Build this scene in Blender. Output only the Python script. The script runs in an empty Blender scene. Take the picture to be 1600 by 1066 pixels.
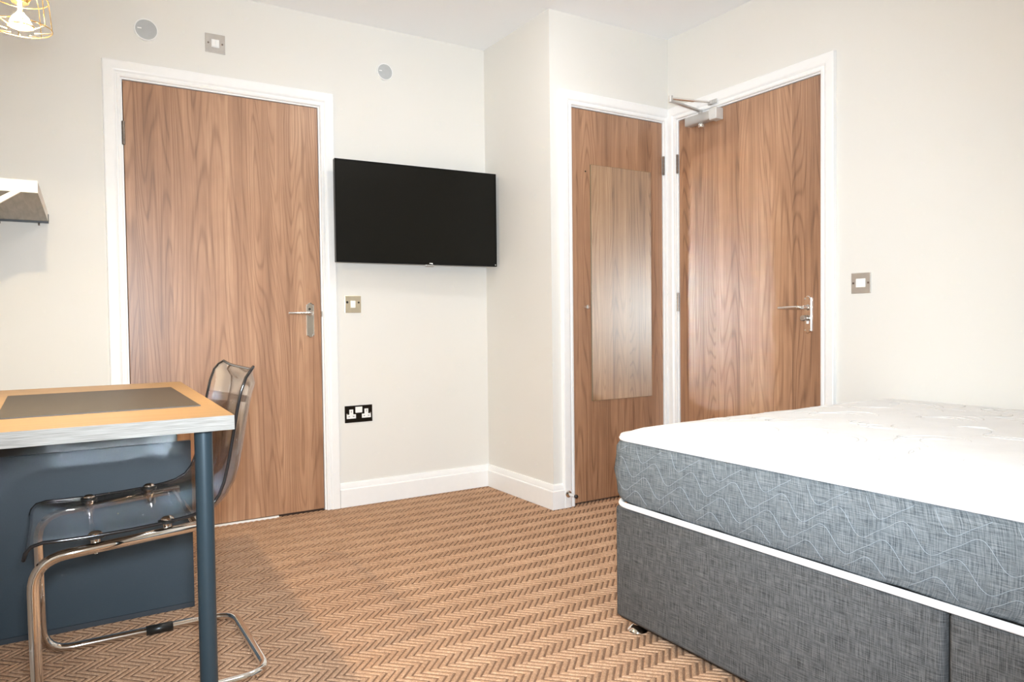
import bpy, bmesh, math, random
from mathutils import Vector, Matrix

random.seed(7)
S = bpy.context.scene
COL = S.collection

# ------------------------------------------------------------------ camera, light, exposure
YAW, PIT, ROL, FPX, CAMH = 0.558, -0.0282, -0.0118, 1132.37, 0.9344
_f = Vector((math.sin(YAW) * math.cos(PIT), math.cos(YAW) * math.cos(PIT), math.sin(PIT)))
_r0 = Vector((math.cos(YAW), -math.sin(YAW), 0))
_u0 = _r0.cross(_f)
_r = _r0 * math.cos(ROL) + _u0 * math.sin(ROL)
_u = _u0 * math.cos(ROL) - _r0 * math.sin(ROL)
cam = bpy.data.objects.new('camera', bpy.data.cameras.new('camera'))
COL.objects.link(cam)
cam.data.sensor_width = 36
cam.data.lens = FPX / 1600 * 36
cam.data.clip_start = 0.02
M = Matrix((_r, _u, -_f)).transposed().to_4x4()
M.translation = (0, 0, CAMH)
cam.matrix_world = M
S.camera = cam

W = bpy.data.worlds.new('world'); S.world = W; W.use_nodes = True
W.node_tree.nodes['Background'].inputs[0].default_value = (0.6, 0.72, 0.9, 1)
W.node_tree.nodes['Background'].inputs[1].default_value = 0.3

S.view_settings.view_transform = 'Standard'
S.view_settings.look = 'None'
S.view_settings.gamma = 1
S.view_settings.use_curve_mapping = False
S.view_settings.exposure = -0.36
S.cycles.use_denoising = True
S.cycles.blur_glossy = 0.0
S.cycles.max_bounces = 10
S.cycles.diffuse_bounces = 6
S.cycles.glossy_bounces = 5
S.cycles.transparent_max_bounces = 10
S.cycles.use_adaptive_sampling = True
S.cycles.adaptive_threshold = 0.02
S.cycles.sample_clamp_indirect = 0

FLASH_W, FLASH_C = 430.0, (0.83, 0.95, 1.06)
CEIL_E, CEIL_C = 38.0, (1.0, 0.96, 0.92)
BULB_E, BULB_C = 300.0, (1.0, 0.84, 0.62)
LENS_E, LENS_C = 6800.0, (1.0, 0.78, 0.48)

# the camera's own flash, sitting just above the lens
fl = bpy.data.lights.new('camera_flash', 'SPOT')
fl.energy = FLASH_W; fl.color = FLASH_C; fl.spot_size = math.radians(102); fl.spot_blend = 0.9
fl.shadow_soft_size = 0.09
flo = bpy.data.objects.new('camera_flash', fl); COL.objects.link(flo)
flo.location = Vector((0, 0, CAMH + 0.10)) + _f * 0.02
flo.rotation_euler = (_f + Vector((0, 0, -0.08))).to_track_quat('-Z', 'Y').to_euler()

# ------------------------------------------------------------------ measured room (metres)
YA, XB, YC, XD, H = 3.5507, 2.0514, 2.9141, 2.8346, 2.4454
XL, YR = -0.28, -0.60
ZD = 1.99

# ------------------------------------------------------------------ helpers
def link(o):
    COL.objects.link(o); return o

def empty(name, loc, label, cat, group=None):
    o = bpy.data.objects.new(name, None); o.empty_display_size = 0.1
    o.location = loc; link(o); tag(o, label, cat, group); return o

def tag(o, label, cat, group=None):
    o['label'] = label; o['category'] = cat
    if group: o['group'] = group
    return o

def struct(o):
    o['kind'] = 'structure'; return o

def wloc(o):
    v = Vector((0, 0, 0))
    while o is not None:
        v += Vector(o.location); o = o.parent
    return v

def build(name, bm, mats, parent=None, origin=None, smooth=False, label=None):
    """one bmesh given in world coordinates becomes one mesh object"""
    if not isinstance(mats, (list, tuple)): mats = [mats]
    base = wloc(parent) if parent else Vector((0, 0, 0))
    org = Vector(origin) if origin is not None else base
    bmesh.ops.recalc_face_normals(bm, faces=bm.faces)
    bmesh.ops.translate(bm, vec=-org, verts=bm.verts)
    me = bpy.data.meshes.new(name)
    if smooth:
        for f in bm.faces: f.smooth = True
    bm.to_mesh(me); bm.free()
    for m in mats: me.materials.append(m)
    o = bpy.data.objects.new(name, me); link(o)
    if smooth and smooth != 'all':
        me.set_sharp_from_angle(angle=math.radians(38))
    o.location = org - base
    if parent: o.parent = parent
    if label: o['label'] = label
    return o

def B(): return bmesh.new()

def box(bm, x0, x1, y0, y1, z0, z1, bev=0.0, seg=2, mi=0):
    if x0 > x1: x0, x1 = x1, x0
    if y0 > y1: y0, y1 = y1, y0
    if z0 > z1: z0, z1 = z1, z0
    c = [(x0,y0,z0),(x1,y0,z0),(x1,y1,z0),(x0,y1,z0),(x0,y0,z1),(x1,y0,z1),(x1,y1,z1),(x0,y1,z1)]
    v = [bm.verts.new(p) for p in c]
    fs = [bm.faces.new([v[i] for i in q]) for q in ((3,2,1,0),(4,5,6,7),(0,1,5,4),(1,2,6,5),(2,3,7,6),(3,0,4,7))]
    for f in fs: f.material_index = mi
    if bev > 0:
        es = list({e for f in fs for e in f.edges})
        bmesh.ops.bevel(bm, geom=es, offset=bev, segments=seg, profile=0.5, affect='EDGES')
    return bm

def frame_of(d):
    d = d.normalized()
    a = Vector((0, 0, 1)) if abs(d.z) < 0.9 else Vector((1, 0, 0))
    x = d.cross(a).normalized(); y = d.cross(x).normalized()
    return x, y

def tube(bm, pts, r, seg=12, closed=False, caps=True, mi=0):
    pts = [Vector(p) for p in pts]; n = len(pts)
    rr = r if isinstance(r, (list, tuple)) else [r] * n
    rings = []; px = None
    for i, p in enumerate(pts):
        if closed: d = (pts[(i+1) % n] - pts[i-1])
        else: d = pts[min(i+1, n-1)] - pts[max(i-1, 0)]
        d = d.normalized()
        if px is None: px, _ = frame_of(d)
        px = (px - d * px.dot(d)).normalized(); py = d.cross(px)
        rings.append([bm.verts.new(p + (px * math.cos(2*math.pi*k/seg) + py * math.sin(2*math.pi*k/seg)) * rr[i]) for k in range(seg)])
    m = n if closed else n - 1
    for i in range(m):
        a, b = rings[i], rings[(i+1) % n]
        for k in range(seg):
            f = bm.faces.new((a[k], a[(k+1) % seg], b[(k+1) % seg], b[k])); f.material_index = mi; f.smooth = True
    if caps and not closed:
        bm.faces.new(list(reversed(rings[0]))).material_index = mi
        bm.faces.new(rings[-1]).material_index = mi
    return bm

def cyl(bm, p, q, r, seg=20, r2=None, mi=0):
    return tube(bm, [p, q], [r, r if r2 is None else r2], seg, mi=mi)

def lathe(bm, prof, c, axis='z', seg=32, sgn=1, mi=0):
    """profile of (radius, along axis); open ends at radius 0 are closed with a fan"""
    c = Vector(c); rings = []
    for r, t in prof:
        ring = []
        for k in range(seg):
            a = 2*math.pi*k/seg; u, v = r*math.cos(a), r*math.sin(a)
            if axis == 'z': p = (u, v, t*sgn)
            elif axis == 'y': p = (u, t*sgn, v)
            else: p = (t*sgn, u, v)
            ring.append(bm.verts.new(c + Vector(p)))
        rings.append(ring)
    for a, b in zip(rings, rings[1:]):
        for k in range(seg):
            f = bm.faces.new((a[k], a[(k+1) % seg], b[(k+1) % seg], b[k])); f.smooth = True; f.material_index = mi
    for ring in (rings[0], rings[-1]):
        bm.faces.new(ring).material_index = mi
    return bm

def fillet(pts, rad, n=6):
    pts = [Vector(p) for p in pts]; out = [pts[0]]
    for i in range(1, len(pts) - 1):
        p, a, b = pts[i], pts[i-1], pts[i+1]
        da, db = (a-p).normalized(), (b-p).normalized()
        ang = da.angle(db); t = min(rad / math.tan(ang/2), (a-p).length*0.49, (b-p).length*0.49)
        p0, p1 = p + da*t, p + db*t
        for k in range(n + 1):
            s = k / n
            out.append(p0*(1-s)**2 + p*2*s*(1-s) + p1*s*s)
    out.append(pts[-1]); return out

def prism(bm, poly, axis, d0, d1, mi=0):
    def P(a, b, d):
        return {'x': (d, a, b), 'y': (a, d, b), 'z': (a, b, d)}[axis]
    A = [bm.verts.new(P(a, b, d0)) for a, b in poly]; Bv = [bm.verts.new(P(a, b, d1)) for a, b in poly]
    n = len(poly)
    bm.faces.new(A).material_index = mi; bm.faces.new(list(reversed(Bv))).material_index = mi
    for i in range(n):
        bm.faces.new((A[i], Bv[i], Bv[(i+1) % n], A[(i+1) % n])).material_index = mi
    return bm

# ------------------------------------------------------------------ materials
class N:
    def __init__(s, name):
        s.m = bpy.data.materials.new(name); s.m.use_nodes = True
        s.t = s.m.node_tree; s.p = s.t.nodes['Principled BSDF']; s.out = s.t.nodes['Material Output']
    def n(s, kind, **kw):
        x = s.t.nodes.new(kind)
        for k, v in kw.items():
            if k.startswith('i_'):
                x.inputs[int(k[2:])].default_value = v
            else: setattr(x, k, v)
        return x
    def l(s, a, b): s.t.links.new(a, b)
    def math(s, op, a, b=None, c=None):
        x = s.n('ShaderNodeMath', operation=op)
        for i, v in enumerate((a, b, c)):
            if v is None: continue
            if isinstance(v, (int, float)): x.inputs[i].default_value = v
            else: s.l(v, x.inputs[i])
        return x.outputs[0]
    def pos(s):
        g = s.n('ShaderNodeNewGeometry'); q = s.n('ShaderNodeSeparateXYZ'); s.l(g.outputs['Position'], q.inputs[0])
        return q.outputs[0], q.outputs[1], q.outputs[2]
    def vec(s, a, b, c=0.0):
        x = s.n('ShaderNodeCombineXYZ')
        for i, v in enumerate((a, b, c)):
            if isinstance(v, (int, float)): x.inputs[i].default_value = v
            else: s.l(v, x.inputs[i])
        return x.outputs[0]
    def noise(s, vec, scale=1.0, detail=2.0, rough=0.5, dist=0.0):
        x = s.n('ShaderNodeTexNoise'); x.inputs['Scale'].default_value = scale; x.inputs['Detail'].default_value = detail
        x.inputs['Roughness'].default_value = rough; x.inputs['Distortion'].default_value = dist
        s.l(vec, x.inputs['Vector']); return x.outputs['Fac']
    def ramp(s, fac, stops):
        x = s.n('ShaderNodeValToRGB'); e = x.color_ramp.elements
        e[0].position, e[0].color = stops[0][0], (*stops[0][1], 1)
        e[1].position, e[1].color = stops[-1][0], (*stops[-1][1], 1)
        for p, c in stops[1:-1]:
            k = e.new(p); k.color = (*c, 1)
        s.l(fac, x.inputs[0]); return x.outputs[0]
    def mix(s, fac, a, b, mode='MIX'):
        x = s.n('ShaderNodeMix', data_type='RGBA', blend_type=mode)
        for i, v in ((0, fac), (6, a), (7, b)):
            if isinstance(v, (int, float)): x.inputs[i].default_value = v
            elif isinstance(v, tuple): x.inputs[i].default_value = (*v, 1)
            else: s.l(v, x.inputs[i])
        return x.outputs[2]
    def bump(s, h, strength=0.3, dist=0.002):
        x = s.n('ShaderNodeBump'); x.inputs['Strength'].default_value = strength; x.inputs['Distance'].default_value = dist
        s.l(h, x.inputs['Height']); s.l(x.outputs[0], s.p.inputs['Normal'])
    def set(s, col=None, rough=None, metal=None, spec=None, coat=None):
        if col is not None:
            if isinstance(col, tuple): s.p.inputs['Base Color'].default_value = (*col, 1)
            else: s.l(col, s.p.inputs['Base Color'])
        if rough is not None:
            if isinstance(rough, (int, float)): s.p.inputs['Roughness'].default_value = rough
            else: s.l(rough, s.p.inputs['Roughness'])
        if metal is not None: s.p.inputs['Metallic'].default_value = metal
        if spec is not None: s.p.inputs['Specular IOR Level'].default_value = spec
        if coat is not None:
            s.p.inputs['Coat Weight'].default_value = coat; s.p.inputs['Coat Roughness'].default_value = 0.12
        return s.m

def plain(name, col, rough=0.5, metal=0.0, spec=0.5, vary=0.04, scale=30.0):
    """plain painted, plastic or metal surface with a faint procedural mottling"""
    s = N(name); x, y, z = s.pos()
    f = s.noise(s.vec(x, y, z), scale, 3.0)
    a = tuple(c * (1 - vary) for c in col); b = tuple(min(1, c * (1 + vary)) for c in col)
    return s.set(s.ramp(f, [(0.3, a), (0.7, b)]), rough, metal, spec)

def wall_paint(name, col, bump=0.12):
    s = N(name); x, y, z = s.pos(); v = s.vec(x, y, z)
    f = s.noise(v, 1.7, 2.0)
    a = tuple(c * 0.985 for c in col)
    s.bump(s.noise(v, 260.0, 3.0), bump, 0.0006)
    return s.set(s.ramp(f, [(0.3, a), (0.7, col)]), 0.62, 0, 0.35)

def walnut(name, axis, seed):
    """book-matched veneer leaves: each leaf has its own tone and its own flame figure"""
    s = N(name); x, y, z = s.pos(); h = {'x': x, 'y': y}[axis]
    h = s.math('ADD', h, seed)
    leaf = s.math('FLOOR', s.math('MULTIPLY', s.math('ADD', h, s.math('MULTIPLY', s.noise(s.vec(h, 0.0, seed), 3.1, 1.0), 0.10)), 6.7))
    rnd = s.math('FRACT', s.math('MULTIPLY', s.math('SINE', s.math('MULTIPLY', leaf, 12.9898)), 437.585))
    zo = s.math('MULTIPLY_ADD', rnd, 9.0, z)
    wob = s.noise(s.vec(s.math('MULTIPLY', h, 3.0), s.math('MULTIPLY', zo, 2.2), seed), 1.0, 3.0)
    h2 = s.math('ADD', h, s.math('MULTIPLY', wob, 0.022))
    field = s.noise(s.vec(s.math('MULTIPLY', h2, 8.0), s.math('MULTIPLY', zo, 0.50), seed), 1.0, 1.0, 0.4)
    rings = s.math('MULTIPLY_ADD', s.math('SINE', s.math('MULTIPLY', field, 170.0)), 0.5, 0.5)
    rings = s.math('POWER', rings, 5.0)
    fine = s.noise(s.vec(s.math('MULTIPLY', h2, 420.0), s.math('MULTIPLY', z, 5.0), seed), 1.0, 3.0, 0.65)
    strk = s.noise(s.vec(s.math('MULTIPLY', h2, 85.0), s.math('MULTIPLY', zo, 0.9), seed + 5), 1.0, 2.0, 0.6)
    band = s.noise(s.vec(s.math('MULTIPLY', h, 14.0), s.math('MULTIPLY', z, 0.3), seed + 3), 1.0, 2.0, 0.6)
    mott = s.noise(s.vec(s.math('MULTIPLY', h, 9.0), s.math('MULTIPLY', z, 4.0), seed + 9), 1.0, 3.0, 0.6)
    v = s.math('MULTIPLY_ADD', band, 0.42, s.math('MULTIPLY', mott, 0.20))
    v = s.math('MULTIPLY_ADD', fine, 0.30, v)
    v = s.math('MULTIPLY_ADD', strk, 0.30, v)
    v = s.math('MULTIPLY_ADD', rnd, 0.13, v)
    v = s.math('SUBTRACT', v, s.math('MULTIPLY', rings, s.math('MULTIPLY_ADD', mott, 0.22, 0.02)))
    col = s.ramp(v, [(0.38, WD[0]), (0.56, WD[1]), (0.72, WD[2]), (0.88, WD[3])])
    s.bump(fine, 0.08, 0.0005)
    r = s.math('MULTIPLY_ADD', fine, 0.08, 0.34)
    return s.set(col, r, 0, 0.8)
WD = [(0.150, 0.071, 0.039), (0.295, 0.150, 0.080), (0.415, 0.225, 0.126), (0.56, 0.340, 0.203)]

def fabric(name, dark, light, tint):
    """melange weave: streaks of yarn along and across the vertical faces"""
    s = N(name); x, y, z = s.pos(); q = s.math('SUBTRACT', x, y)
    warp = s.noise(s.vec(s.math('MULTIPLY', q, 430.0), s.math('MULTIPLY', z, 24.0), 1.0), 1.0, 3.0, 0.6)
    weft = s.noise(s.vec(s.math('MULTIPLY', q, 20.0), s.math('MULTIPLY', z, 540.0), 4.0), 1.0, 3.0, 0.6)
    slow = s.noise(s.vec(s.math('MULTIPLY', q, 3.0), s.math('MULTIPLY', z, 30.0), 8.0), 1.0, 2.0, 0.5)
    v = s.math('MULTIPLY_ADD', warp, 0.5, s.math('MULTIPLY', weft, 0.5))
    col = s.ramp(v, [(0.38, dark), (0.50, tuple((a+b)/2 for a, b in zip(dark, light))), (0.62, light)])
    col = s.mix(s.math('MULTIPLY', slow, 0.45), col, tint, 'MULTIPLY')
    s.bump(v, 0.5, 0.0015)
    return s.set(col, 0.85, 0, 0.2)

M_WALL = wall_paint('warm_white_paint', (0.768, 0.752, 0.708))
M_CEIL = wall_paint('ceiling_paint', (0.92, 0.935, 0.95))
M_TRIM = plain('white_gloss_paint', (0.88, 0.88, 0.87), 0.32, vary=0.01)
M_WOOD_A = walnut('walnut_a', 'x', 1.3)
M_WOOD_C = walnut('walnut_c', 'x', 6.1)
M_WOOD_D = walnut('walnut_d', 'y', 11.7)
M_CHROME = plain('polished_chrome', (0.82, 0.81, 0.79), 0.07, 1.0, vary=0.02)
M_STEEL = plain('brushed_steel', (0.62, 0.59, 0.55), 0.30, 1.0, vary=0.06)
M_HINGE = plain('hinge_steel', (0.27, 0.23, 0.20), 0.30, 1.0)
M_BLACK = plain('black_plastic', (0.012, 0.012, 0.011), 0.35)
M_WHITEP = plain('white_plastic', (0.88, 0.88, 0.86), 0.3, vary=0.01)
M_DARKHOLE = plain('dark_recess', (0.02, 0.017, 0.013), 0.6)
M_SILVER = plain('silver_paint', (0.58, 0.57, 0.55), 0.38, 0.6)
M_RUBBER = plain('black_rubber', (0.02, 0.012, 0.01), 0.5)

# ------------------------------------------------------------------ room shell
D1 = (0.2567, 1.1018)          # door in the back wall, x range of the leaf
D2 = (2.1834, 2.7923)          # closet door, x range
D3 = (1.9836, 2.8347)          # entrance door, y range
LN = 0.03                      # lining thickness

bm = B(); box(bm, XL-.1, XD+.1, YR-.1, YA+.1, -0.10, -0.0032)
floor = struct(build('floor', bm, plain('carpet_backing', (0.19, 0.105, 0.060), 0.95, vary=0.3, scale=200)))
bm = B(); box(bm, XL-.1, XD+.1, YR-.1, YA+.1, H, H+.1); struct(build('ceiling', bm, M_CEIL))

bm = B()
box(bm, XL-.1, D1[0]-LN, YA, YA+.1, 0, H); box(bm, D1[1]+LN, XB+.1, YA, YA+.1, 0, H); box(bm, D1[0]-LN, D1[1]+LN, YA, YA+.1, ZD+LN, H)
struct(build('wall_back', bm, M_WALL))
bm = B(); box(bm, XB, XB+.1, YC+.1, YA, 0, H); struct(build('wall_return', bm, M_WALL))
bm = B()
box(bm, XB, D2[0]-LN, YC, YC+.1, 0, H); box(bm, D2[1]+LN, XD+.1, YC, YC+.1, 0, H); box(bm, D2[0]-LN, D2[1]+LN, YC, YC+.1, ZD+LN, H)
struct(build('wall_closet', bm, M_WALL))
bm = B()
box(bm, XD, XD+.1, YR-.1, D3[0]-LN, 0, H); box(bm, XD, XD+.1, D3[1]+LN, YC, 0, H); box(bm, XD, XD+.1, D3[0]-LN, D3[1]+LN, ZD+LN, H)
struct(build('wall_right', bm, M_WALL))
bm = B(); box(bm, XL-.1, XL, YR-.1, YA, 0, H); struct(build('wall_left', bm, M_WALL))
bm = B(); box(bm, XL, XD, YR-.1, YR, 0, H); struct(build('wall_front', bm, M_WALL))

# carpet pile: herringbone of raised ribs, real relief, far too many to count
def carpet():
    s = N('carpet_yarn'); x, y, z = s.pos(); v = s.vec(x, y, z)
    f1 = s.noise(v, 330.0, 3.0, 0.7); f2 = s.noise(v, 7.0, 3.0, 0.6); f3 = s.noise(v, 110.0, 2.0, 0.5)
    a = s.math('MULTIPLY_ADD', f1, 0.75, s.math('MULTIPLY', f2, 0.20)); a = s.math('MULTIPLY_ADD', f3, 0.30, s.math('SUBTRACT', a, 0.08))
    col = s.ramp(a, [(0.30, (0.22, 0.120, 0.070)), (0.52, (0.47, 0.285, 0.175)), (0.78, (0.72, 0.49, 0.33))])
    s.bump(f1, 0.8, 0.003)
    s.set(col, 0.95, 0, 0.1)
    px, bh = 0.0252, 0.0515
    wd = 0.0120; hw = wd / 2 * math.sqrt(2)
    verts, faces = [], []
    prof = [(-1.0, -0.0032), (-0.84, -0.0010), (-0.45, 0.0), (0.45, 0.0), (0.84, -0.0010), (1.0, -0.0032)]
    rnd = random.Random(3)
    j0, j1 = int(YR / bh) - 1, int(YA / bh) + 1
    for j in range(j0, j1):
        ya, yb = j * bh, (j + 1) * bh
        ya2, yb2 = max(ya, YR), min(yb, YA + .05)
        if yb2 <= ya2: continue
        sg = 1 if j % 2 == 0 else -1
        for i in range(int(XL / px) - 4, int(XD / px) + 4):
            xa = i * px + (0 if sg > 0 else bh)
            xb = xa + sg * (yb2 - ya2)
            xm = (xa + xb) / 2
            if xm < XL or xm > XD: continue
            if ya > YC and xm > XB: continue
            if 1.52 < xm < 2.74 and yb < 1.6: continue
            k = len(verts); jt = rnd.uniform(-.0008, .0008); hz = rnd.uniform(-.0007, 0)
            for (xx, yy) in ((xa, ya2), (xb, yb2)):
                for (t, zz) in prof:
                    verts.append((xx + t * hw + jt, yy, zz + (hz if zz > -0.003 else 0)))
            n = len(prof)
            for q in range(n - 1):
                faces.append((k + q, k + q + 1, k + n + q + 1, k + n + q))
    me = bpy.data.meshes.new('carpet_pile'); me.from_pydata(verts, [], faces); me.materials.append(s.m)
    me.polygons.foreach_set('use_smooth', [True] * len(me.polygons))
    o = bpy.data.objects.new('carpet_pile', me); link(o); o.parent = floor; o['kind'] = 'stuff'
    o['label'] = 'tan and brown ribbed herringbone carpet pile'
carpet()

# architraves and linings -------------------------------------------------
PROF = [(0.0, 0.0), (0.0, 0.012), (0.004, 0.0145), (0.012, 0.0145), (0.015, 0.011), (0.018, 0.011), (0.024, 0.017), (0.030, 0.019),
        (0.062, 0.020), (0.066, 0.018), (0.068, 0.0)]
def mapper(kind):
    if kind == 'A': return lambda u, d, z: (u, YA - d, z)
    if kind == 'C': return lambda u, d, z: (u, YC - d, z)
    return lambda u, d, z: (XD - d, u, z)
def architrave(name, kind, u0, u1, wmax0, wmax1):
    mp = mapper(kind); bm = B(); e = 0.010
    i0, i1, zt = u0 - e, u1 + e, ZD + e
    cols = []
    for w, d in PROF:
        w0, w1 = min(w, wmax0 - e), min(w, wmax1 - e)
        cols.append([bm.verts.new(mp(*p)) for p in ((i0 - w0, d, 0), (i0 - w0, d, zt + w), (i1 + w1, d, zt + w), (i1 + w1, d, 0))])
    for a, b in zip(cols, cols[1:]):
        for k in range(3):
            if (a[k].co - b[k].co).length < 1e-6 and (a[k+1].co - b[k+1].co).length < 1e-6: continue
            try: bm.faces.new((a[k], a[k+1], b[k+1], b[k]))
            except ValueError: pass
    for k in (0, 3):
        try: bm.faces.new([c[k] for c in cols])
        except ValueError: pass
    bmesh.ops.remove_doubles(bm, verts=bm.verts, dist=1e-6)
    t = struct(build(name, bm, M_TRIM))
    bm = B()
    def bx(ua, ub, da, db, za, zb):
        p, q = mp(ua, da, za), mp(ub, db, zb)
        box(bm, p[0], q[0], p[1], q[1], p[2], q[2])
    g = 0.003
    bx(u0 - LN, u0 - g, 0.0, -0.1, 0, ZD + LN); bx(u1 + g, u1 + LN, 0.0, -0.1, 0, ZD + LN); bx(u0 - g, u1 + g, 0.0, -0.1, ZD + g, ZD + LN)
    # door stop bead behind the leaf
    bx(u0 - g, u0 + .012, -0.050, -0.065, 0, ZD); bx(u1 - .012, u1 + g, -0.050, -0.065, 0, ZD)
    build('jamb', bm, M_TRIM, t)
    return t
architrave('trim_1', 'A', *D1, 0.2, 0.2)
architrave('trim_2', 'C', *D2, 0.2, XD - .0190 - D2[1])
architrave('trim_3', 'D', *D3, 0.2, 0.0785)

def skirting(name, p0, p1, nrm, m0, m1, z=0.1217):
    prof = [(0.0, 0.0), (0.018, 0.0), (0.018, 0.088), (0.0165, 0.0905), (0.0125, 0.0925), (0.0120, 0.100), (0.009, 0.113), (0.006, 0.1205), (0.0, z)]
    p0, p1, n = Vector((*p0, 0)), Vector((*p1, 0)), Vector((*nrm, 0)); d = (p1 - p0).normalized()
    bm = B(); A, Bv = [], []
    for t, zz in prof:
        A.append(bm.verts.new(p0 + n*t - d*(m0*t) + Vector((0, 0, zz)))); Bv.append(bm.verts.new(p1 + n*t + d*(m1*t) + Vector((0, 0, zz))))
    for i in range(len(prof) - 1): bm.faces.new((A[i], A[i+1], Bv[i+1], Bv[i]))
    bm.faces.new(A); bm.faces.new(list(reversed(Bv)))
    return struct(build(name, bm, M_TRIM))
skirting('baseboard_back', (D1[1] + .078, YA), (XB, YA), (0, -1), 0, -1)
skirting('baseboard_return', (XB, YA), (XB, YC), (-1, 0), -1, 1)
skirting('baseboard_closet', (XB, YC), (D2[0] - .078, YC), (0, -1), 1, 0)
skirting('baseboard_corner', (XL, YA), (D1[0] - .078, YA), (0, -1), -1, 0)
skirting('baseboard_right', (XD, D3[0] - .078), (XD, YR), (-1, 0), 0, -1)
skirting('baseboard_left', (XL, YR), (XL, YA), (1, 0), -1, -1)

# ------------------------------------------------------------------ doors
def hinge(parent, kind, u, zc):
    mp = mapper(kind); bm = B()
    for k in range(5):
        za = zc - .05 + k*.0202
        cyl(bm, mp(u, 0.006, za), mp(u, 0.006, za + .0185), 0.0065, 12)
    cyl(bm, mp(u, 0.006, zc - .05), mp(u, 0.006, zc + .05), 0.0045, 10)
    o = build('hinge', bm, M_HINGE, parent, smooth=True)
    return o

bm = B(); box(bm, D1[0], D1[1], YA + .003, YA + .047, 0.008, ZD, .0015, 1)
door1 = struct(build('door_1', bm, M_WOOD_A, origin=(D1[0], YA, 0)))
hinge(door1, 'A', D1[0] - .002, 1.762); hinge(door1, 'A', D1[0] - .002, 0.25)
bm = B(); box(bm, D2[0], D2[1], YC + .003, YC + .043, 0.008, ZD, .0015, 1)
door2 = struct(build('door_2', bm, M_WOOD_C, origin=(D2[1], YC, 0)))
hinge(door2, 'C', D2[1] + .002, 1.762); hinge(door2, 'C', D2[1] + .002, 0.25)
bm = B(); box(bm, XD + .003, XD + .047, D3[0], D3[1], 0.008, ZD, .0015, 1)
door3 = struct(build('door_3', bm, M_WOOD_D, origin=(XD, D3[1], 0)))
for zc in (1.762, 1.024, 0.25): hinge(door3, 'D', D3[1] + .004, zc)

def lever_set(parent, kind, uc, dirn, ztop, zbot, zlev, turn=False):
    """back plate with scalloped ends, lever on a round neck, screws; optional thumb turn"""
    mp = mapper(kind); hw = 0.019; bm = B()
    poly = []
    for zc, sg in ((ztop, 1), (zbot, -1)):
        row = [(-hw, -.016), (-hw, -.010), (-hw + .006, -.008), (-.008, -.003), (0, 0), (.008, -.003), (hw - .006, -.008), (hw, -.010), (hw, -.016)]
        pts = [(uc + a, zc + sg*b) for a, b in row]
        poly += pts if sg > 0 else list(reversed(pts))
    A = [bm.verts.new(mp(a, -0.003, b)) for a, b in poly]; C2 = [bm.verts.new(mp(a, 0.004, b)) for a, b in poly]
    E = [bm.verts.new(mp(uc + (a - uc)*.86, 0.006, (ztop + zbot)/2 + (b - (ztop + zbot)/2)*.965)) for a, b in poly]
    n = len(poly)
    bm.faces.new(E); bm.faces.new(list(reversed(A)))
    for i in range(n):
        j = (i + 1) % n
        bm.faces.new((A[i], A[j], C2[j], C2[i])); bm.faces.new((C2[i], C2[j], E[j], E[i]))
    plate = build('handle_plate', bm, M_CHROME, parent)
    for du in (-.012, .012):
        for zc in (ztop - .014, zbot + .014):
            bm = B(); p, q = mp(uc + du, .004, zc), mp(uc + du, .0082, zc); cyl(bm, p, q, .0035, 10); build('screw', bm, M_STEEL, plate)
    bm = B()
    path = fillet([mp(uc, .004, zlev), mp(uc, .052, zlev), mp(uc + dirn*.118, .052, zlev + .001)], .018, 6)
    rad = [.0095] * 2 + [.009] * (len(path) - 3) + [.0065]
    tube(bm, path, rad, 14)
    lathe_c = mp(uc, .005, zlev)
    tube(bm, [mp(uc, .005, zlev), mp(uc, .014, zlev)], [.014, .011], 18)
    build('handle', bm, M_CHROME, parent, smooth=True)
    if turn:
        bm = B(); zt = zlev - .047
        tube(bm, [mp(uc, .004, zt), mp(uc, .012, zt)], .0135, 18); tube(bm, [mp(uc, .012, zt), mp(uc, .028, zt)], .006, 12)
        tube(bm, [mp(uc, .026, zt), mp(uc, .030, zt), mp(uc, .040, zt), mp(uc, .043, zt)], [.011, .0135, .0135, .011], 18)
        build('thumb_turn', bm, M_STEEL, parent, smooth=True)
        bm = B(); a, b = mp(uc - .0045, .004, zt - .026), mp(uc + .0045, .010, zt - .010); box(bm, a[0], b[0], a[1], b[1], a[2], b[2], .002)
        build('lock_cylinder', bm, M_WHITEP, parent)
lever_set(door1, 'A', 1.047, -1, 1.034, 0.862, 0.981)
lever_set(door3, 'D', 2.043, 1, 1.030, 0.862, 0.977, True)
# keyhole shape on the back-wall door plate
bm = B(); cyl(bm, (1.044, YA - .0058, 1.002), (1.044, YA - .0066, 1.002), .006, 14); build('keyhole', bm, M_DARKHOLE, door1)
# latch strike on the jamb edge and threshold bar
bm = B(); box(bm, D1[1] + .0005, D1[1] + .0065, YA - .004, YA + .02, .965, .992); build('latch_bolt', bm, M_STEEL, door1)
bm = B(); box(bm, D1[0] + .002, D1[0] + .62, YA - .008, YA + .003, -0.003, .0065, .0015); build('threshold_bar', bm, M_WHITEP, door1)
# pull knob on the closet door
bm = B(); lathe(bm, [(.006, -.003), (.006, .012), (.010, .015), (.0125, .020), (.0115, .026), (.006, .028), (.0, .0285)][:-1], (2.256, YC, .998), 'y', 18, -1)
build('door_knob', bm, M_CHROME, door2, smooth=True)
bm = B(); cyl(bm, (2.268, YC + .004, 1.682), (2.268, YC + .001, 1.682), .004, 10); build('screw_hole', bm, M_DARKHOLE, door2)

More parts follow.
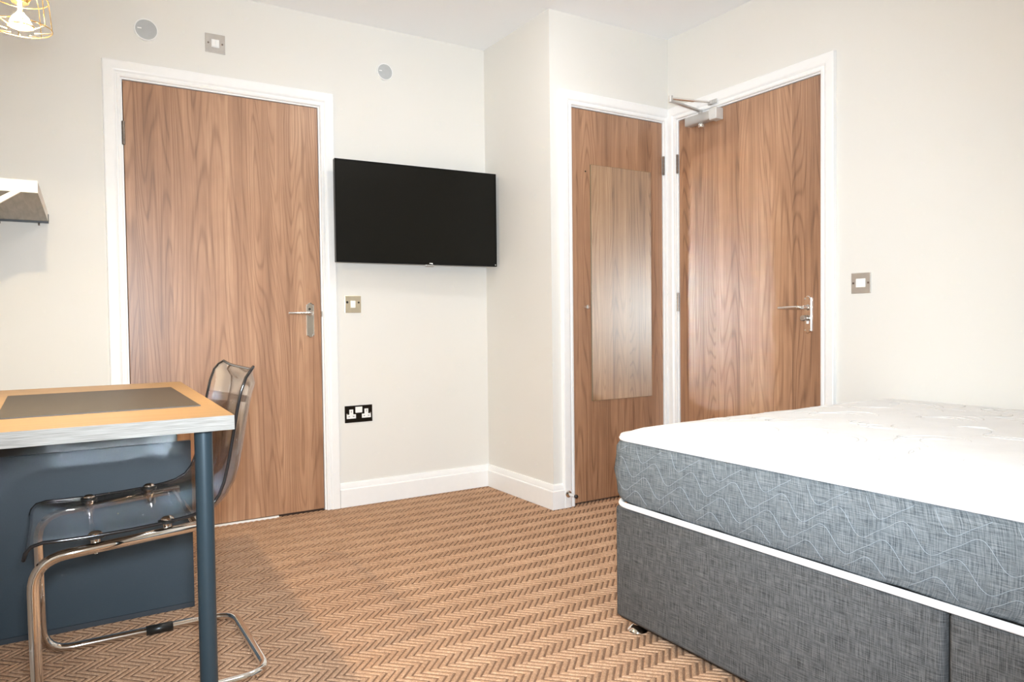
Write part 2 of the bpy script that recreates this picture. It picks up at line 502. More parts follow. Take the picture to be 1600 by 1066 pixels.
# ------------------------------------------------------------------ television
TVL = Vector((1.147, 3.440)); TVA = -0.042; TVW, TVZ0, TVZ1 = 0.885, 1.229, 1.730
tvd = Vector((math.cos(TVA), math.sin(TVA))); tvn = Vector((tvd.y, -tvd.x))     # towards the room
def tv(u, d, z):
    p = TVL + tvd*u + tvn*d; return (p.x, p.y, z)
tvc = tv(TVW/2, 0, TVZ0)
tele = empty('television', tvc, 'large black flat screen television mounted on the wall beside the door', 'television')
def tvbox(bm, u0, u1, d0, d1, z0, z1, bev=0):
    k = len(bm.verts); box(bm, u0, u1, d0, d1, z0, z1, bev)
    bm.verts.ensure_lookup_table()
    for v in list(bm.verts)[k:]: v.co = tv(v.co.x, v.co.y, v.co.z)
bm = B(); tvbox(bm, 0, TVW, -.028, 0, TVZ0, TVZ1, .003); build('casing', bm, M_BLACK, tele)
bm = B()
for a in ((0, .007, TVZ0, TVZ1), (TVW - .007, TVW, TVZ0, TVZ1), (.007, TVW - .007, TVZ1 - .007, TVZ1), (.007, TVW - .007, TVZ0, TVZ0 + .013)):
    tvbox(bm, a[0], a[1], 0, .003, a[2], a[3])
build('bezel', bm, plain('bezel_black', (.005, .005, .0045), .3, spec=.2), tele)
bm = B(); tvbox(bm, .007, TVW - .007, -.001, .0012, TVZ0 + .013, TVZ1 - .007); build('screen', bm, plain('screen_glass', (.0065, .0062, .0045), .32, spec=.2), tele)
bm = B(); tvbox(bm, .488, .506, .003, .0034, TVZ0 + .0045, TVZ0 + .009); tvbox(bm, .500, .506, .003, .0034, TVZ0 + .002, TVZ0 + .0045)
build('maker_mark', bm, M_WHITEP, tele, label='tiny white maker mark on the lower bezel')
bm = B(); tvbox(bm, TVW - .012, TVW - .006, .003, .0034, TVZ0 + .006, TVZ0 + .012); build('indicator', bm, M_SILVER, tele)
bm = B(); tvbox(bm, .47, .515, -.012, -.002, TVZ0 - .008, TVZ0 + .002, .002); build('sensor_tab', bm, M_SILVER, tele)
bm = B(); tvbox(bm, .18, TVW - .18, -.060, -.028, TVZ0 + .03, TVZ1 - .16, .01); build('rear_housing', bm, M_BLACK, tele)
bm = B(); box(bm, 1.50, 1.68, YA - .012, YA, 1.38, 1.58, .002); box(bm, 1.56, 1.62, YA - .06, YA - .01, 1.44, 1.52, .003); build('wall_bracket', bm, M_BLACK, tele)

# ------------------------------------------------------------------ small wall fittings
def fitting(name, label, cat, kind, uc, zc, w, h, pm, group=None):
    mp = mapper(kind); root = empty(name, mp(uc, 0, zc), label, cat, group)
    bm = B(); a, b = mp(uc - w/2, 0, zc - h/2), mp(uc + w/2, .005, zc + h/2)
    box(bm, a[0], b[0], a[1], b[1], a[2], b[2], .0018, 2); build('face_plate', bm, pm, root)
    def bx(nm, u0, u1, d0, d1, z0, z1, m, bev=0, label=None):
        bm = B(); a, b = mp(uc + u0, d0, zc + z0), mp(uc + u1, d1, zc + z1)
        box(bm, a[0], b[0], a[1], b[1], a[2], b[2], bev); return build(nm, bm, m, root, label=label)
    def scr(u, z, m, r=.0042):
        bm = B(); cyl(bm, mp(uc + u, .004, zc + z), mp(uc + u, .0062, zc + z), r, 14); return build('screw', bm, m, root)
    return root, bx, scr
M_PLATE = plain('satin_nickel_plate', (.62, .60, .57), .30, .8, vary=.05)
M_BRASSY = plain('pearl_nickel_plate', (.74, .66, .50), .30, .75, vary=.04)
M_BLKNI = plain('black_nickel_plate', (.035, .027, .020), .12, .6)

root, bx, scr = fitting('light_switch', 'square pale nickel switch with white rocker below the television', 'switch', 'A', 1.2655, 1.0265, .086, .086, M_BRASSY)
bx('switch_rocker', -.012, .012, .004, .009, -.018, .018, M_WHITEP, .0015); scr(-.030, .010, M_DARKHOLE, .006); scr(.030, .009, M_DARKHOLE, .005)
root, bx, scr = fitting('isolator_switch', 'square nickel fan switch with white rockers above the wide door', 'switch', 'A', .636, 2.2144, .086, .086, M_PLATE)
bx('surround', -.017, .017, .004, .007, -.018, .018, M_WHITEP, .001)
bx('switch_rocker', -.0155, -.0005, .006, .0105, -.015, .015, M_WHITEP, .001); bx('switch_rocker', .0005, .0155, .006, .0105, -.015, .015, M_WHITEP, .001)
scr(-.030, 0, M_HINGE); scr(.030, 0, M_HINGE)
root, bx, scr = fitting('power_socket', 'black nickel double power socket with white inserts near the floor', 'socket', 'A', 1.286, .468, .146, .086, M_BLKNI)
for du in (-.040, .040):
    mp = mapper('A'); bm = B()
    for (a0, a1, b0, b1) in ((-.010, .010, -.001, .024), (-.024, .024, -.022, -.001)):
        a, b = mp(1.286 + du + a0, .004, .468 + b0), mp(1.286 + du + a1, .0068, .468 + b1); box(bm, a[0], b[0], a[1], b[1], a[2], b[2])
    ins = build('socket_insert', bm, M_WHITEP, root)
    for (a0, a1, b0, b1) in ((-.002, .002, .008, .018), (-.016, -.008, -.014, -.009), (.008, .016, -.014, -.009)):
        bm = B(); a, b = mp(1.286 + du + a0, .0066, .468 + b0), mp(1.286 + du + a1, .0071, .468 + b1); box(bm, a[0], b[0], a[1], b[1], a[2], b[2])
        build('pin_slot', bm, plain('slot_grey', (.35, .33, .32), .6), ins)
bx('switch_rocker', -.018, .018, .004, .0085, .006, .036, M_WHITEP, .0012); scr(.062, .001, M_STEEL, .004); scr(-.062, .001, M_STEEL, .004)
root, bx, scr = fitting('card_switch', 'square brushed nickel switch beside the entrance door above the bed', 'switch', 'D', 1.791, 1.0735, .086, .086, M_PLATE)
bx('switch_rocker', -.020, .020, .004, .0085, -.018, .018, M_WHITEP, .0012); scr(-.033, 0, M_HINGE); scr(.033, 0, M_HINGE)

def disc(label, xc, zc, r):
    root = empty('wall_speaker', (xc, YA, zc), label, 'speaker', 'round wall speakers')
    bm = B(); lathe(bm, [(r*.88, .004), (r*.90, .0115), (r*.97, .012), (r, .008), (r, .0)], (xc, YA, zc), 'y', 48, -1); build('rim', bm, M_WHITEP, root, smooth=True)
    bm = B(); lathe(bm, [(r*.895, .002), (r*.895, .0085), (r*.6, .0095), (.001, .0098)], (xc, YA, zc), 'y', 48, -1)
    build('grille', bm, plain('speaker_grey', (.47, .485, .485), .6), root, smooth=True)
    bm = B(); box(bm, xc - r*.72, xc - r*.38, YA - .0098, YA - .0090, zc + r*.02, zc + r*.12); build('maker_mark', bm, M_WHITEP, root)
disc('larger round grey wall speaker left of the square switch above the door', .3525, 2.2190, .0475)
disc('smaller round grey wall speaker above the television', 1.4575, 2.2250, .0430)

# ------------------------------------------------------------------ mirror on the closet door
mir = empty('wall_mirror', (2.50, YC + .003, .521), 'tall frameless mirror fixed to the narrow closet door', 'mirror')
sm = N('silvered_glass'); sm.set((.80, .82, .76), .015, 1.0)
bm = B(); box(bm, 2.2985, 2.7035, YC - .0025, YC - .002, .5205, 1.7175); build('silvered_face', bm, sm.m, mir)
bm = B(); box(bm, 2.2975, 2.7045, YC - .002, YC + .003, .5195, 1.7185); build('glass_edge', bm, plain('mirror_edge', (.16, .14, .08), .3), mir)

# ------------------------------------------------------------------ door closer
dc = empty('door_closer', (XD, 2.64, 1.925), 'silver overhead door closer with folded arm on the entrance door', 'door closer')
bm = B(); box(bm, XD - .046, XD + .003, 2.575, 2.748, 1.932, 1.978, .007, 3); build('body', bm, M_SILVER, dc, smooth=True)
bm = B(); box(bm, XD - .050, XD + .003, 2.528, 2.575, 1.926, 1.984, .004, 2); build('end_cap', bm, plain('closer_cap', (.72, .72, .70), .35, .3), dc)
bm = B(); lathe(bm, [(.010, .0), (.016, -.006), (.018, -.016), (.014, -.025), (.006, -.028)], (XD - .026, 2.647, 1.934), 'z', 20); build('valve_cap', bm, M_CHROME, dc, smooth=True)
EL = Vector((2.545, 2.596, 2.002))
bm = B(); cyl(bm, (XD - .026, 2.655, 1.976), (XD - .026, 2.655, 2.000), .011, 16); build('spindle', bm, M_SILVER, dc, smooth=True)
def bar(bm, p, q, w, t):
    p, q = Vector(p), Vector(q); d = (q - p).normalized(); sdir = d.cross(Vector((0, 0, 1))).normalized(); up = sdir.cross(d)
    vs = [[bm.verts.new(c + sdir*(a*w/2) + up*(b*t/2)) for a, b in ((-1,-1),(1,-1),(1,1),(-1,1))] for c in (p, q)]
    for i in range(4): bm.faces.new((vs[0][i], vs[0][(i+1) % 4], vs[1][(i+1) % 4], vs[1][i]))
    bm.faces.new(list(reversed(vs[0]))); bm.faces.new(vs[1])
bm = B(); bar(bm, (XD - .026, 2.655, 1.994), EL + Vector((0, 0, -.010)), .020, .007); build('main_arm', bm, M_SILVER, dc)
bm = B(); mid = EL.lerp(Vector((XD - .03, 2.578, 2.020)), .55)
tube(bm, [EL + Vector((0, 0, .002)), mid], .0075, 12); tube(bm, [mid, (XD - .03, 2.578, 2.020)], .005, 12); build('forearm', bm, M_CHROME, dc, smooth=True)
bm = B(); cyl(bm, EL + Vector((0, 0, -.016)), EL + Vector((0, 0, .014)), .0105, 16); build('elbow_joint', bm, M_SILVER, dc, smooth=True)
bm = B(); box(bm, XD - .026, XD - .0185, 2.548, 2.606, 2.010, 2.032, .002); box(bm, XD - .042, XD - .024, 2.568, 2.588, 2.006, 2.026, .003); build('arm_shoe', bm, M_SILVER, dc)

# ------------------------------------------------------------------ door stop
ds = empty('door_stop', (2.135, YC - .0145, .069), 'chrome door stop with black rubber tip low beside the closet door', 'door stop')
bm = B(); lathe(bm, [(.017, -.008), (.017, .004), (.013, .007), (.008, .008)], (2.126, YC - .02, .069), 'y', 24, -1); build('mounting_disc', bm, M_CHROME, ds, smooth=True)
bm = B(); cyl(bm, (2.126, YC - .022, .069), (2.126, YC - .080, .069), .0075, 16, .0085); build('stem', bm, M_CHROME, ds, smooth=True)
bm = B(); lathe(bm, [(.0085, .078), (.0095, .082), (.0095, .090), (.005, .094)], (2.126, YC, .069), 'y', 16, -1); build('rubber_tip', bm, M_RUBBER, ds, smooth=True)

# ------------------------------------------------------------------ bed base
X0, X1, Y0, Y1 = 1.415, 2.785, -0.21, 1.690
M_DIVAN = fabric('divan_fabric', (.036, .036, .037), (.150, .147, .144), (.70, .78, .84))
M_BORD = fabric('mattress_border_fabric', (.060, .071, .079), (.240, .254, .262), (.74, .86, .94))
M_TAPE = plain('white_tape', (.88, .90, .92), .6, vary=.01)
bed = empty('bed_base', ((X0+X1)/2, (Y0+Y1)/2, 0), 'grey woven fabric divan bed base on small chrome glides under the mattress', 'bed')
SEAM = .7225
for nm, ya, yb in (('base_half', SEAM + .004, Y1), ('base_half', Y0, SEAM - .004)):
    bm = B(); box(bm, X0, X1, ya, yb, .034, .374, .012, 3); h = build(nm, bm, M_DIVAN, bed, smooth=True)
    bm = B(); box(bm, X0 + .012, X1 - .012, ya + .012, yb - .012, .030, .036); build('underside_cloth', bm, M_BLACK, h)
bm = B(); box(bm, X0 + .02, X1 - .02, SEAM - .006, SEAM + .006, .045, .36); build('join_strip', bm, M_BLACK, bed)
for gx, gy in ((X0 + .035, Y1 - .06), (X1 - .05, Y1 - .06), (X0 + .035, SEAM + .07), (X0 + .035, SEAM - .07), (X1 - .05, SEAM + .07), (X1 - .05, Y0 + .08), (X0 + .035, Y0 + .08)):
    bm = B(); lathe(bm, [(.012, .032), (.012, .020), (.020, .014), (.030, .006), (.031, .002), (.026, .0)], (gx, gy, 0), 'z', 24)
    build('glide', bm, M_CHROME, bed, smooth=True)

# ------------------------------------------------------------------ mattress
def rring(o, z, r=.07, nc=9, ne=26, x0=X0 - .004, x1=X1 + .004, y0=Y0 - .004, y1=Y1 + .006):
    x0, x1, y0, y1 = x0 - o, x1 + o, y0 - o, y1 + o; r = max(r + o, .012); pts = []
    def arc(cx, cy, a0):
        for k in range(nc):
            a = a0 + math.pi/2*k/(nc - 1); pts.append((cx + r*math.cos(a), cy + r*math.sin(a), z))
    def edge(p, q):
        for k in range(1, ne): pts.append((p[0] + (q[0]-p[0])*k/ne, p[1] + (q[1]-p[1])*k/ne, z))
    arc(x1 - r, y1 - r, 0); edge((x1 - r, y1), (x0 + r, y1))
    arc(x0 + r, y1 - r, math.pi/2); edge((x0, y1 - r), (x0, y0 + r))
    arc(x0 + r, y0 + r, math.pi); edge((x0 + r, y0), (x1 - r, y0))
    arc(x1 - r, y0 + r, math.pi*1.5); edge((x1, y0 + r), (x1, y1 - r))
    return pts
OZ = [(.390, -.004), (.398, .004), (.415, .012), (.445, .018), (.485, .020), (.525, .018), (.553, .012), (.568, .004), (.576, -.004)]
def off(z):
    for (a, oa), (b, ob) in zip(OZ, OZ[1:]):
        if a <= z <= b: return oa + (ob - oa)*(z - a)/(b - a)
    return -.004
def loft(bm, rings, cap=True):
    R = [[bm.verts.new(p) for p in r] for r in rings]; n = len(R[0])
    for a, b in zip(R, R[1:]):
        for k in range(n):
            f = bm.faces.new((a[k], a[(k+1) % n], b[(k+1) % n], b[k])); f.smooth = True
    if cap: bm.faces.new(R[-1])
    bm.faces.new(list(reversed(R[0])))
    return R
mat = empty('mattress', ((X0+X1)/2, (Y0+Y1)/2, .374), 'thick double mattress with white patterned top and grey quilted sides', 'mattress')
bm = B(); rr = random.Random(5)
rings = []
for z, o in OZ:
    ring = rring(o, z)
    rings.append([(x + .0025*math.sin(y*37 + z*90), y + .0025*math.sin(x*31 + z*70), zz + .0012*math.sin((x + y)*29)) for x, y, zz in ring])
loft(bm, rings); border = build('quilted_border', bm, M_BORD, mat, smooth='all')

def ztop(d): return .586 + .050*(1 - math.exp(-max(d, 0)/.10))
bm = B(); rings = [rring(-.006, .574), rring(.002, .578), rring(.005, .584), rring(.002, .590)]
for d in (.008, .02, .035, .06, .09, .13, .18, .25, .33, .42, .52, .62):
    z = ztop(d)
    rings.append([(x, y, z + .0016*math.sin(x*23 + y*9)*math.sin(y*21 - x*5)*min(1, d*9)) for x, y, _ in rring(-d, z, r=.075)])
loft(bm, rings)
stp = N('damask_white'); x, y, z = stp.pos(); v = stp.vec(x, y, z)
fw = stp.noise(v, 900.0, 2.0); fp = stp.noise(v, 5.0, 2.0, .5, 1.5)
stp.bump(stp.noise(v, 14.0, 3.0, .6, 1.2), .15, .004)
stp.set(stp.ramp(fp, [(.40, (.84, .852, .862)), (.62, (.87, .880, .888))]), .75, 0, .25)
top = build('top_panel', bm, stp.m, mat, smooth='all')
# woven scrolls on the top panel, raised thread lines
M_SCROLL = plain('scroll_thread', (.66, .655, .645), .9, vary=.02)
def on_top(x, y):
    d = min(x - (X0 - .004), X1 + .004 - x, y - (Y0 - .004), Y1 + .006 - y)
    if d < .05: return None
    return (x, y, ztop(d) + .0016*math.sin(x*23 + y*9)*math.sin(y*21 - x*5)*min(1, d*9) - .0006)
bm = B(); rs = random.Random(21)
def scroll(cx, cy, a0, size, turn, sweep, grow):
    pts = []; n = 34
    for k in range(n):
        t = k/(n - 1); a = a0 + turn*sweep*t; r = size*(1 - grow*t)
        p = on_top(cx + r*math.cos(a), cy + r*math.sin(a))
        if p is None: return
        pts.append(p)
    rad = [.0017*math.sin(math.pi*min(max(k/(n - 1), .04), .96)) + .0004 for k in range(n)]
    tube(bm, pts, rad, 5)
cells = [(i, j) for i in range(6) for j in range(8)]
for i, j in cells:
    cx = X0 + .14 + i*.22 + rs.uniform(-.03, .03) + (.11 if j % 2 else 0); cy = Y0 + .15 + j*.235 + rs.uniform(-.03, .03)
    a0 = rs.uniform(0, 6.28); tn = rs.choice((-1, 1))
    scroll(cx, cy, a0, rs.uniform(.10, .14), tn, rs.uniform(3.6, 5.2), .72)
    scroll(cx, cy, a0 + .25, rs.uniform(.075, .09), tn, rs.uniform(2.4, 3.4), .55)
    scroll(cx + .06, cy - .05, a0 + 2.4, rs.uniform(.07, .11), -tn, rs.uniform(1.6, 2.6), .35)
    for q in range(3):
        scroll(cx + .02*q, cy + .08, a0 + q*.9, .045 + .01*q, tn, 1.7, .2)
build('scroll_pattern', bm, M_SCROLL, mat, smooth='all')['kind'] = 'stuff'
for z, o, r in ((.3825, .002, .0085), (.5785, .002, .0055)):
    bm = B(); tube(bm, rring(o, z), r, 8, closed=True); build('edge_tape', bm, M_TAPE, mat, smooth='all')
# quilting: wavy rows of pale thread following the border
bm = B()
M_THREAD = plain('quilting_thread', (.31, .35, .38), .7)
for row in range(-2, 5):
    z0 = .415 + row*.0455; run = []
    yy = Y1 - .05; ph = row*1.7
    while yy > Y0 + .06:
        a = 2*math.pi*(yy)/.140 + ph
        z = z0 + .0235*(math.sin(a) + .22*math.sin(2*a))
        if .402 < z < .566:
            run.append((X0 - .004 - off(z) - .0025*math.sin(1) * 0 - .0022, yy, z))
        else:
            if len(run) > 4: tube(bm, run, .0005, 5)
            run = []
        yy -= .004
    if len(run) > 4: tube(bm, run, .0005, 5)
build('quilting_stitches', bm, M_THREAD, mat, smooth='all')['kind'] = 'stuff'

# ------------------------------------------------------------------ desk
se = N('plywood_edge'); x, y, z = se.pos()
ln = se.noise(se.vec(se.math('MULTIPLY', se.math('ADD', x, y), 14.0), se.math('MULTIPLY', z, 900.0), 1.0), 1.0, 2.0, .6)
se.bump(ln, .3, .0008)
M_EDGE = se.set(se.ramp(ln, [(.38, (.20, .186, .166)), (.60, (.315, .30, .275))]), .55, 0, .3)
s = N('desk_laminate'); x, y, z = s.pos(); g = s.noise(s.vec(s.math('MULTIPLY', x, 4.0), s.math('MULTIPLY', y, 60.0), 0.0), 1.0, 3.0)
M_LAM = s.set(s.ramp(g, [(.3, (.29, .182, .085)), (.7, (.34, .215, .105))]), .42, 0, .4)
M_LEG = plain('grey_leg_paint', (.026, .044, .056), .38, .3, vary=.03)
M_PANEL = plain('slate_panel', (.030, .047, .061), .5, vary=.06, scale=300)
desk = empty('desk', (.03, 2.15, 0), 'pale laminate desk with grey tube leg and dark slate side panel', 'desk')
bm = B(); YF, YBK = 1.6215, 2.690
prism(bm, [(XL + .004, YF), (.312, YF), (.345, YBK), (XL + .004, YBK)], 'z', .7095, .7400, 1)
for f in bm.faces:
    if all(v.co.z > .735 for v in f.verts): f.material_index = 0
build('tabletop', bm, [M_LAM, M_EDGE], desk)
for lx in (.260, -.225):
    bm = B(); lathe(bm, [(.0185, .012), (.0185, .7030), (.030, .7032), (.030, .7095)], (lx, 1.690, 0), 'z', 28); lg = build('leg', bm, M_LEG, desk, smooth=True)
    bm = B(); lathe(bm, [(.014, .0), (.0205, .002), (.0205, .013), (.012, .0135)], (lx, 1.690, 0), 'z', 24); build('foot', bm, M_BLACK, lg, smooth=True)
bm = B(); box(bm, XL + .004, .358, 2.580, 2.600, .016, .552, .0015); build('side_panel', bm, M_PANEL, desk)
bm = B(); box(bm, XL + .004, .358, 2.5795, 2.602, .0, .016); build('panel_plinth', bm, plain('plinth_slate', (.035, .043, .052), .5), desk)
bm = B(); box(bm, XL + .004, .318, 2.584, 2.604, .552, .7095); build('support_rail', bm, M_BLACK, desk)
bm = B(); prism(bm, [(-.118, 1.848), (.280, 1.848), (.287, 2.446), (-.126, 2.440)], 'z', .7402, .7424)
mt = build('desk_mat', bm, plain('desk_mat_grey', (.045, .036, .027), .5, vary=.05, scale=500), origin=(.08, 2.14, .7402))
tag(mt, 'thin dark brown rectangular mat lying on the desk', 'desk mat')

# ------------------------------------------------------------------ chair
def acrylic(name, tint, refl_tint, refl):
    s = N(name); t = s.t
    tr = s.n('ShaderNodeBsdfTransparent'); tr.inputs[0].default_value = (*tint, 1)
    gl = s.n('ShaderNodeBsdfGlossy'); gl.inputs['Roughness'].default_value = .05; gl.inputs[0].default_value = (.95, .97, 1, 1)
    df = s.n('ShaderNodeBsdfDiffuse'); x, y, z = s.pos(); f = s.noise(s.vec(x, y, z), 40.0, 2.0)
    s.l(s.ramp(f, [(.3, (.46, .58, .64)), (.7, (.52, .64, .70))]), df.inputs[0])  # pale blue diffuse stands in for light reflected off the seat
    lw = s.n('ShaderNodeLayerWeight'); lw.inputs[0].default_value = .35
    m1 = s.n('ShaderNodeMixShader'); m1.inputs[0].default_value = refl_tint; s.l(tr.outputs[0], m1.inputs[1]); s.l(df.outputs[0], m1.inputs[2])
    k = s.math('MULTIPLY_ADD', lw.outputs['Fresnel'], .50, refl)
    m2 = s.n('ShaderNodeMixShader'); s.l(k, m2.inputs[0]); s.l(m1.outputs[0], m2.inputs[1]); s.l(gl.outputs[0], m2.inputs[2])
    s.l(m2.outputs[0], s.out.inputs[0]); t.nodes.remove(s.p); return s.m
M_ACR = acrylic('smoked_clear_acrylic', (.95, .905, .86), .03, .01)
M_RIM = plain('smoked_acrylic_edge', (.018, .016, .016), .10)
chair = empty('cantilever_chair', (.18, 2.185, 0), 'clear smoked plastic chair on chrome cantilever frame tucked under the desk', 'chair')
YN, YFAR = 1.955, 2.415; YM = (YN + YFAR)/2
prof = [(-.084, .408), (-.080, .424), (-.068, .438), (-.045, .4435), (.0, .4425), (.06, .4425), (.13, .445), (.20, .4495), (.255, .456),
        (.290, .464), (.316, .478), (.333, .500), (.345, .530), (.355, .570), (.364, .615), (.373, .665), (.382, .715), (.392, .760), (.405, .795), (.418, .812), (.430, .822)]
NV = 31
def shell_pt(i, t, dz=0):
    x, z = prof[i]; s = i/(len(prof) - 1)
    a, b = prof[max(i-1, 0)], prof[min(i+1, len(prof)-1)]
    tx, tz = b[0]-a[0], b[1]-a[1]; L = math.hypot(tx, tz); nx, nz = tz/L, -tx/L          # away from the sitter
    deep = .004 + .017*min(1, max(0, (s - .04)/.18)) + .029*min(1, max(0, (s - .42)/.2))
    c = (1 - abs(t)**5)*deep
    hw = (YFAR - YN)/2*(1 if s < .45 else 1 - .03*((s - .45)/.55)**1.6)
    if s > .90: hw *= 1 - .10*((s - .90)/.10)**2.4; c *= 1 - .75*((s - .90)/.10)
    return Vector((x + nx*(c + dz), YM + t*hw, z + nz*(c + dz)))
bm = B(); NP = len(prof); G = []
for side in (0, .005):
    G.append([[bm.verts.new(shell_pt(i, -1 + 2*k/(NV - 1), side)) for k in range(NV)] for i in range(NP)])
for g in G:
    for i in range(NP - 1):
        for k in range(NV - 1):
            f = bm.faces.new((g[i][k], g[i][k+1], g[i+1][k+1], g[i+1][k])); f.smooth = True
build('seat_shell', bm, M_ACR, chair, smooth='all')
rimp = [shell_pt(i, -1, .0025) for i in range(NP)] + [shell_pt(NP-1, -1 + 2*k/(NV-1), .0025) for k in range(1, NV-1)] + \
       [shell_pt(i, 1, .0025) for i in reversed(range(NP))] + [shell_pt(0, 1 - 2*k/(NV-1), .0025) for k in range(1, NV-1)]
bm = B(); tube(bm, rimp, .0042, 8, closed=True); build('shell_rim', bm, M_RIM, chair, smooth='all')
# chrome tube: seat rails, front legs, floor runners and rear cross bar in one bent tube
RN, RF, R0 = 1.955, 2.418, .0125
def side_path(y):
    return [(.300, y, .4300), (-.066, y, .4020), (-.062, y, R0), (.448, y, R0)]
pth = fillet(side_path(RN) + list(reversed(side_path(RF))), .075, 8)
bm = B(); tube(bm, pth, R0, 14); build('tube_frame', bm, M_CHROME, chair, smooth='all')
bm = B(); cyl(bm, (.285, RN, .4240), (.285, RF, .4240), .010, 14); cyl(bm, (.06, RN, .4045), (.06, RF, .4045), .008, 14); build('cross_bar', bm, M_CHROME, chair, smooth='all')
for y in (RN, RF):
    for bx_ in (.06, .215):
        zz = .4020 + (bx_ + .066)*.0765
        bm = B(); lathe(bm, [(.010, .0), (.010, .026), (.015, .028), (.015, .033), (.009, .037), (.004, .038)], (bx_, y + (.012 if y < 2 else -.012), zz), 'z', 16); build('seat_bolt', bm, M_CHROME, chair, smooth=True)
        bm = B(); lathe(bm, [(.016, .020), (.021, .022), (.021, .027), (.016, .029)], (bx_, y + (.012 if y < 2 else -.012), zz), 'z', 20); build('bolt_washer', bm, M_BLACK, chair, smooth=True)
    bm = B(); cyl(bm, (.199, y, R0), (.272, y, R0), .0142, 16); build('runner_sleeve', bm, M_BLACK, chair, smooth='all')

# ------------------------------------------------------------------ shelf
shelf = empty('wall_shelf', (XL, 3.17, 1.36), 'short grey wooden shelf with bright white edges above the desk', 'shelf')
s = N('shelf_grey_wood'); x, y, z = s.pos(); g = s.noise(s.vec(s.math('MULTIPLY', x, 60.0), s.math('MULTIPLY', y, 5.0), 0.0), 1.0, 3.0, .6, .6)
M_SHELF = s.set(s.ramp(g, [(.3, (.34, .33, .295)), (.7, (.48, .465, .42))]), .6, 0, .3)
bm = B(); prism(bm, [(XL + .001, 2.795), (-.048, 2.795), (-.028, YA - .001), (XL + .001, YA - .001)], 'z', 1.363, 1.402, 1)
for f in bm.faces:
    if all(v.co.z < 1.37 for v in f.verts): f.material_index = 0
build('board', bm, [M_SHELF, plain('shelf_edge_white', (.84, .80, .73), .5)], shelf)
bm = B(); box(bm, XL + .001, -.026, YA - .022, YA, 1.3560, 1.3635); box(bm, -.0285, -.0255, YA - .022, YA, 1.3635, 1.392); build('wall_batten', bm, M_BLACK, shelf)
for sx in (-.060, -.192):
    bm = B(); cyl(bm, (sx, YA - .006, 1.3565), (sx, YA - .006, 1.346), .0035, 10); build('screw', bm, M_HINGE, shelf)
bm = B(); prism(bm, [(-.120, 1.3630), (-.095, 1.3630), (XL + .001, 1.23), (XL + .001, 1.255)], 'y', 2.797, 2.815); build('brace', bm, plain('brace_white', (.85, .82, .76), .5), shelf)

# ------------------------------------------------------------------ wall lamp with its own light
M_BRASS = plain('polished_brass', (.78, .56, .24), .22, 1.0, vary=.04)
LX, LY, LZ = -.056, 1.950, 1.600
lamp = empty('wall_lamp', (XL, LY, 1.74), 'brass wire cage wall lamp with a glowing bulb above the desk', 'lamp')
bm = B(); lathe(bm, [(.050, .0), (.050, .010), (.042, .018), (.012, .022)], (XL, LY, 1.760), 'x', 32, 1); build('wall_plate', bm, M_BRASS, lamp, smooth=True)
bm = B(); tube(bm, fillet([(XL + .015, LY, 1.760), (LX, LY, 1.790), (LX, LY, 1.700)], .05, 8), .0075, 12); build('arm', bm, M_BRASS, lamp, smooth='all')
bm = B(); lathe(bm, [(.008, .112), (.020, .106), (.022, .100), (.022, .062), (.018, .056), (.016, .050)], (LX, LY, LZ), 'z', 24); build('bulb_holder', bm, M_BRASS, lamp, smooth=True)
glow = N('bulb_glow'); glow.t.nodes.remove(glow.p)
em = glow.n('ShaderNodeEmission'); em.inputs[0].default_value = (*BULB_C, 1); em.inputs[1].default_value = BULB_E
glow.l(em.outputs[0], glow.out.inputs[0])
bm = B(); lathe(bm, [(.004, .050), (.0045, .032), (.009, .025), (.0165, .017), (.0205, .007), (.0215, .0), (.019, -.0015)], (LX, LY, LZ), 'z', 24); build('bulb', bm, glow.m, lamp, smooth='all')
lens = N('bulb_lens_glow'); lens.t.nodes.remove(lens.p)
em = lens.n('ShaderNodeEmission'); em.inputs[0].default_value = (*LENS_C, 1); em.inputs[1].default_value = LENS_E
lens.l(em.outputs[0], lens.out.inputs[0])
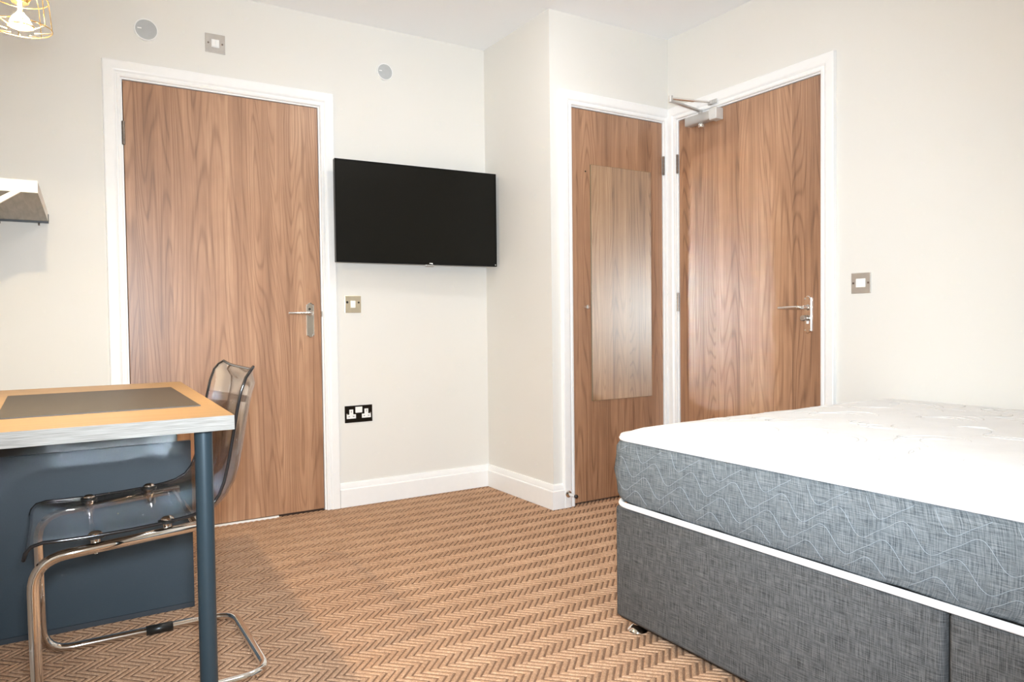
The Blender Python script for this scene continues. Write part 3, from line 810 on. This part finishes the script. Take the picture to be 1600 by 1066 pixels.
bm = B(); lathe(bm, [(.0188, -.0020), (.0180, -.0035), (.010, -.0050), (.002, -.0055)], (LX, LY, LZ), 'z', 24); build('bulb_lens', bm, lens.m, lamp, smooth='all')
bm = B(); prof2 = [(.0235, -.006), (.0245, -.001), (.0240, .003)]
tube(bm, [(LX + .0245*math.cos(a*math.pi/16), LY + .0245*math.sin(a*math.pi/16), LZ - .001) for a in range(32)], .0022, 8, closed=True); build('bulb_collar', bm, M_BRASS, lamp, smooth='all')
bm = B()
for rr_, zz in ((.060, -.004), (.054, .060), (.040, .012)):
    if rr_ == .040: continue
    tube(bm, [(LX + rr_*math.cos(a*math.pi/20), LY + rr_*math.sin(a*math.pi/20), LZ + zz) for a in range(40)], .0012, 6, closed=True)
for a in range(8):
    ca, sa = math.cos(a*math.pi/4 + .1), math.sin(a*math.pi/4 + .1)
    tube(bm, [(LX + .022*ca, LY + .022*sa, LZ + .100), (LX + .046*ca, LY + .046*sa, LZ + .086), (LX + .054*ca, LY + .054*sa, LZ + .060), (LX + .060*ca, LY + .060*sa, LZ - .004), (LX + .026*ca, LY + .026*sa, LZ - .012)], .0010, 6)
build('wire_cage', bm, M_BRASS, lamp, smooth='all')

# ------------------------------------------------------------------ ceiling lights (above the frame), each with its own light; the second is added fill
def ceiling_light(x, y, label, e):
    root = empty('ceiling_light', (x, y, H), label, 'ceiling light')
    bm = B(); lathe(bm, [(.165, .0), (.170, -.012), (.160, -.022), (.150, -.018)], (x, y, H), 'z', 40); build('rim', bm, M_TRIM, root, smooth=True)
    g = N('diffuser_glow'); g.t.nodes.remove(g.p); em = g.n('ShaderNodeEmission'); em.inputs[0].default_value = (*CEIL_C, 1); em.inputs[1].default_value = e
    g.l(em.outputs[0], g.out.inputs[0])
    bm = B(); lathe(bm, [(.150, -.018), (.148, -.040), (.130, -.052), (.060, -.058), (.005, -.059)], (x, y, H), 'z', 40); build('diffuser', bm, g.m, root, smooth='all')
ceiling_light(1.60, 2.30, 'round white ceiling light over the carpet between bed and door', CEIL_E)
ceiling_light(1.05, 0.75, 'added round white ceiling fill light nearest the photographer, out of view', CEIL_E)  # unseen second fitting, added to even out the light over the bed
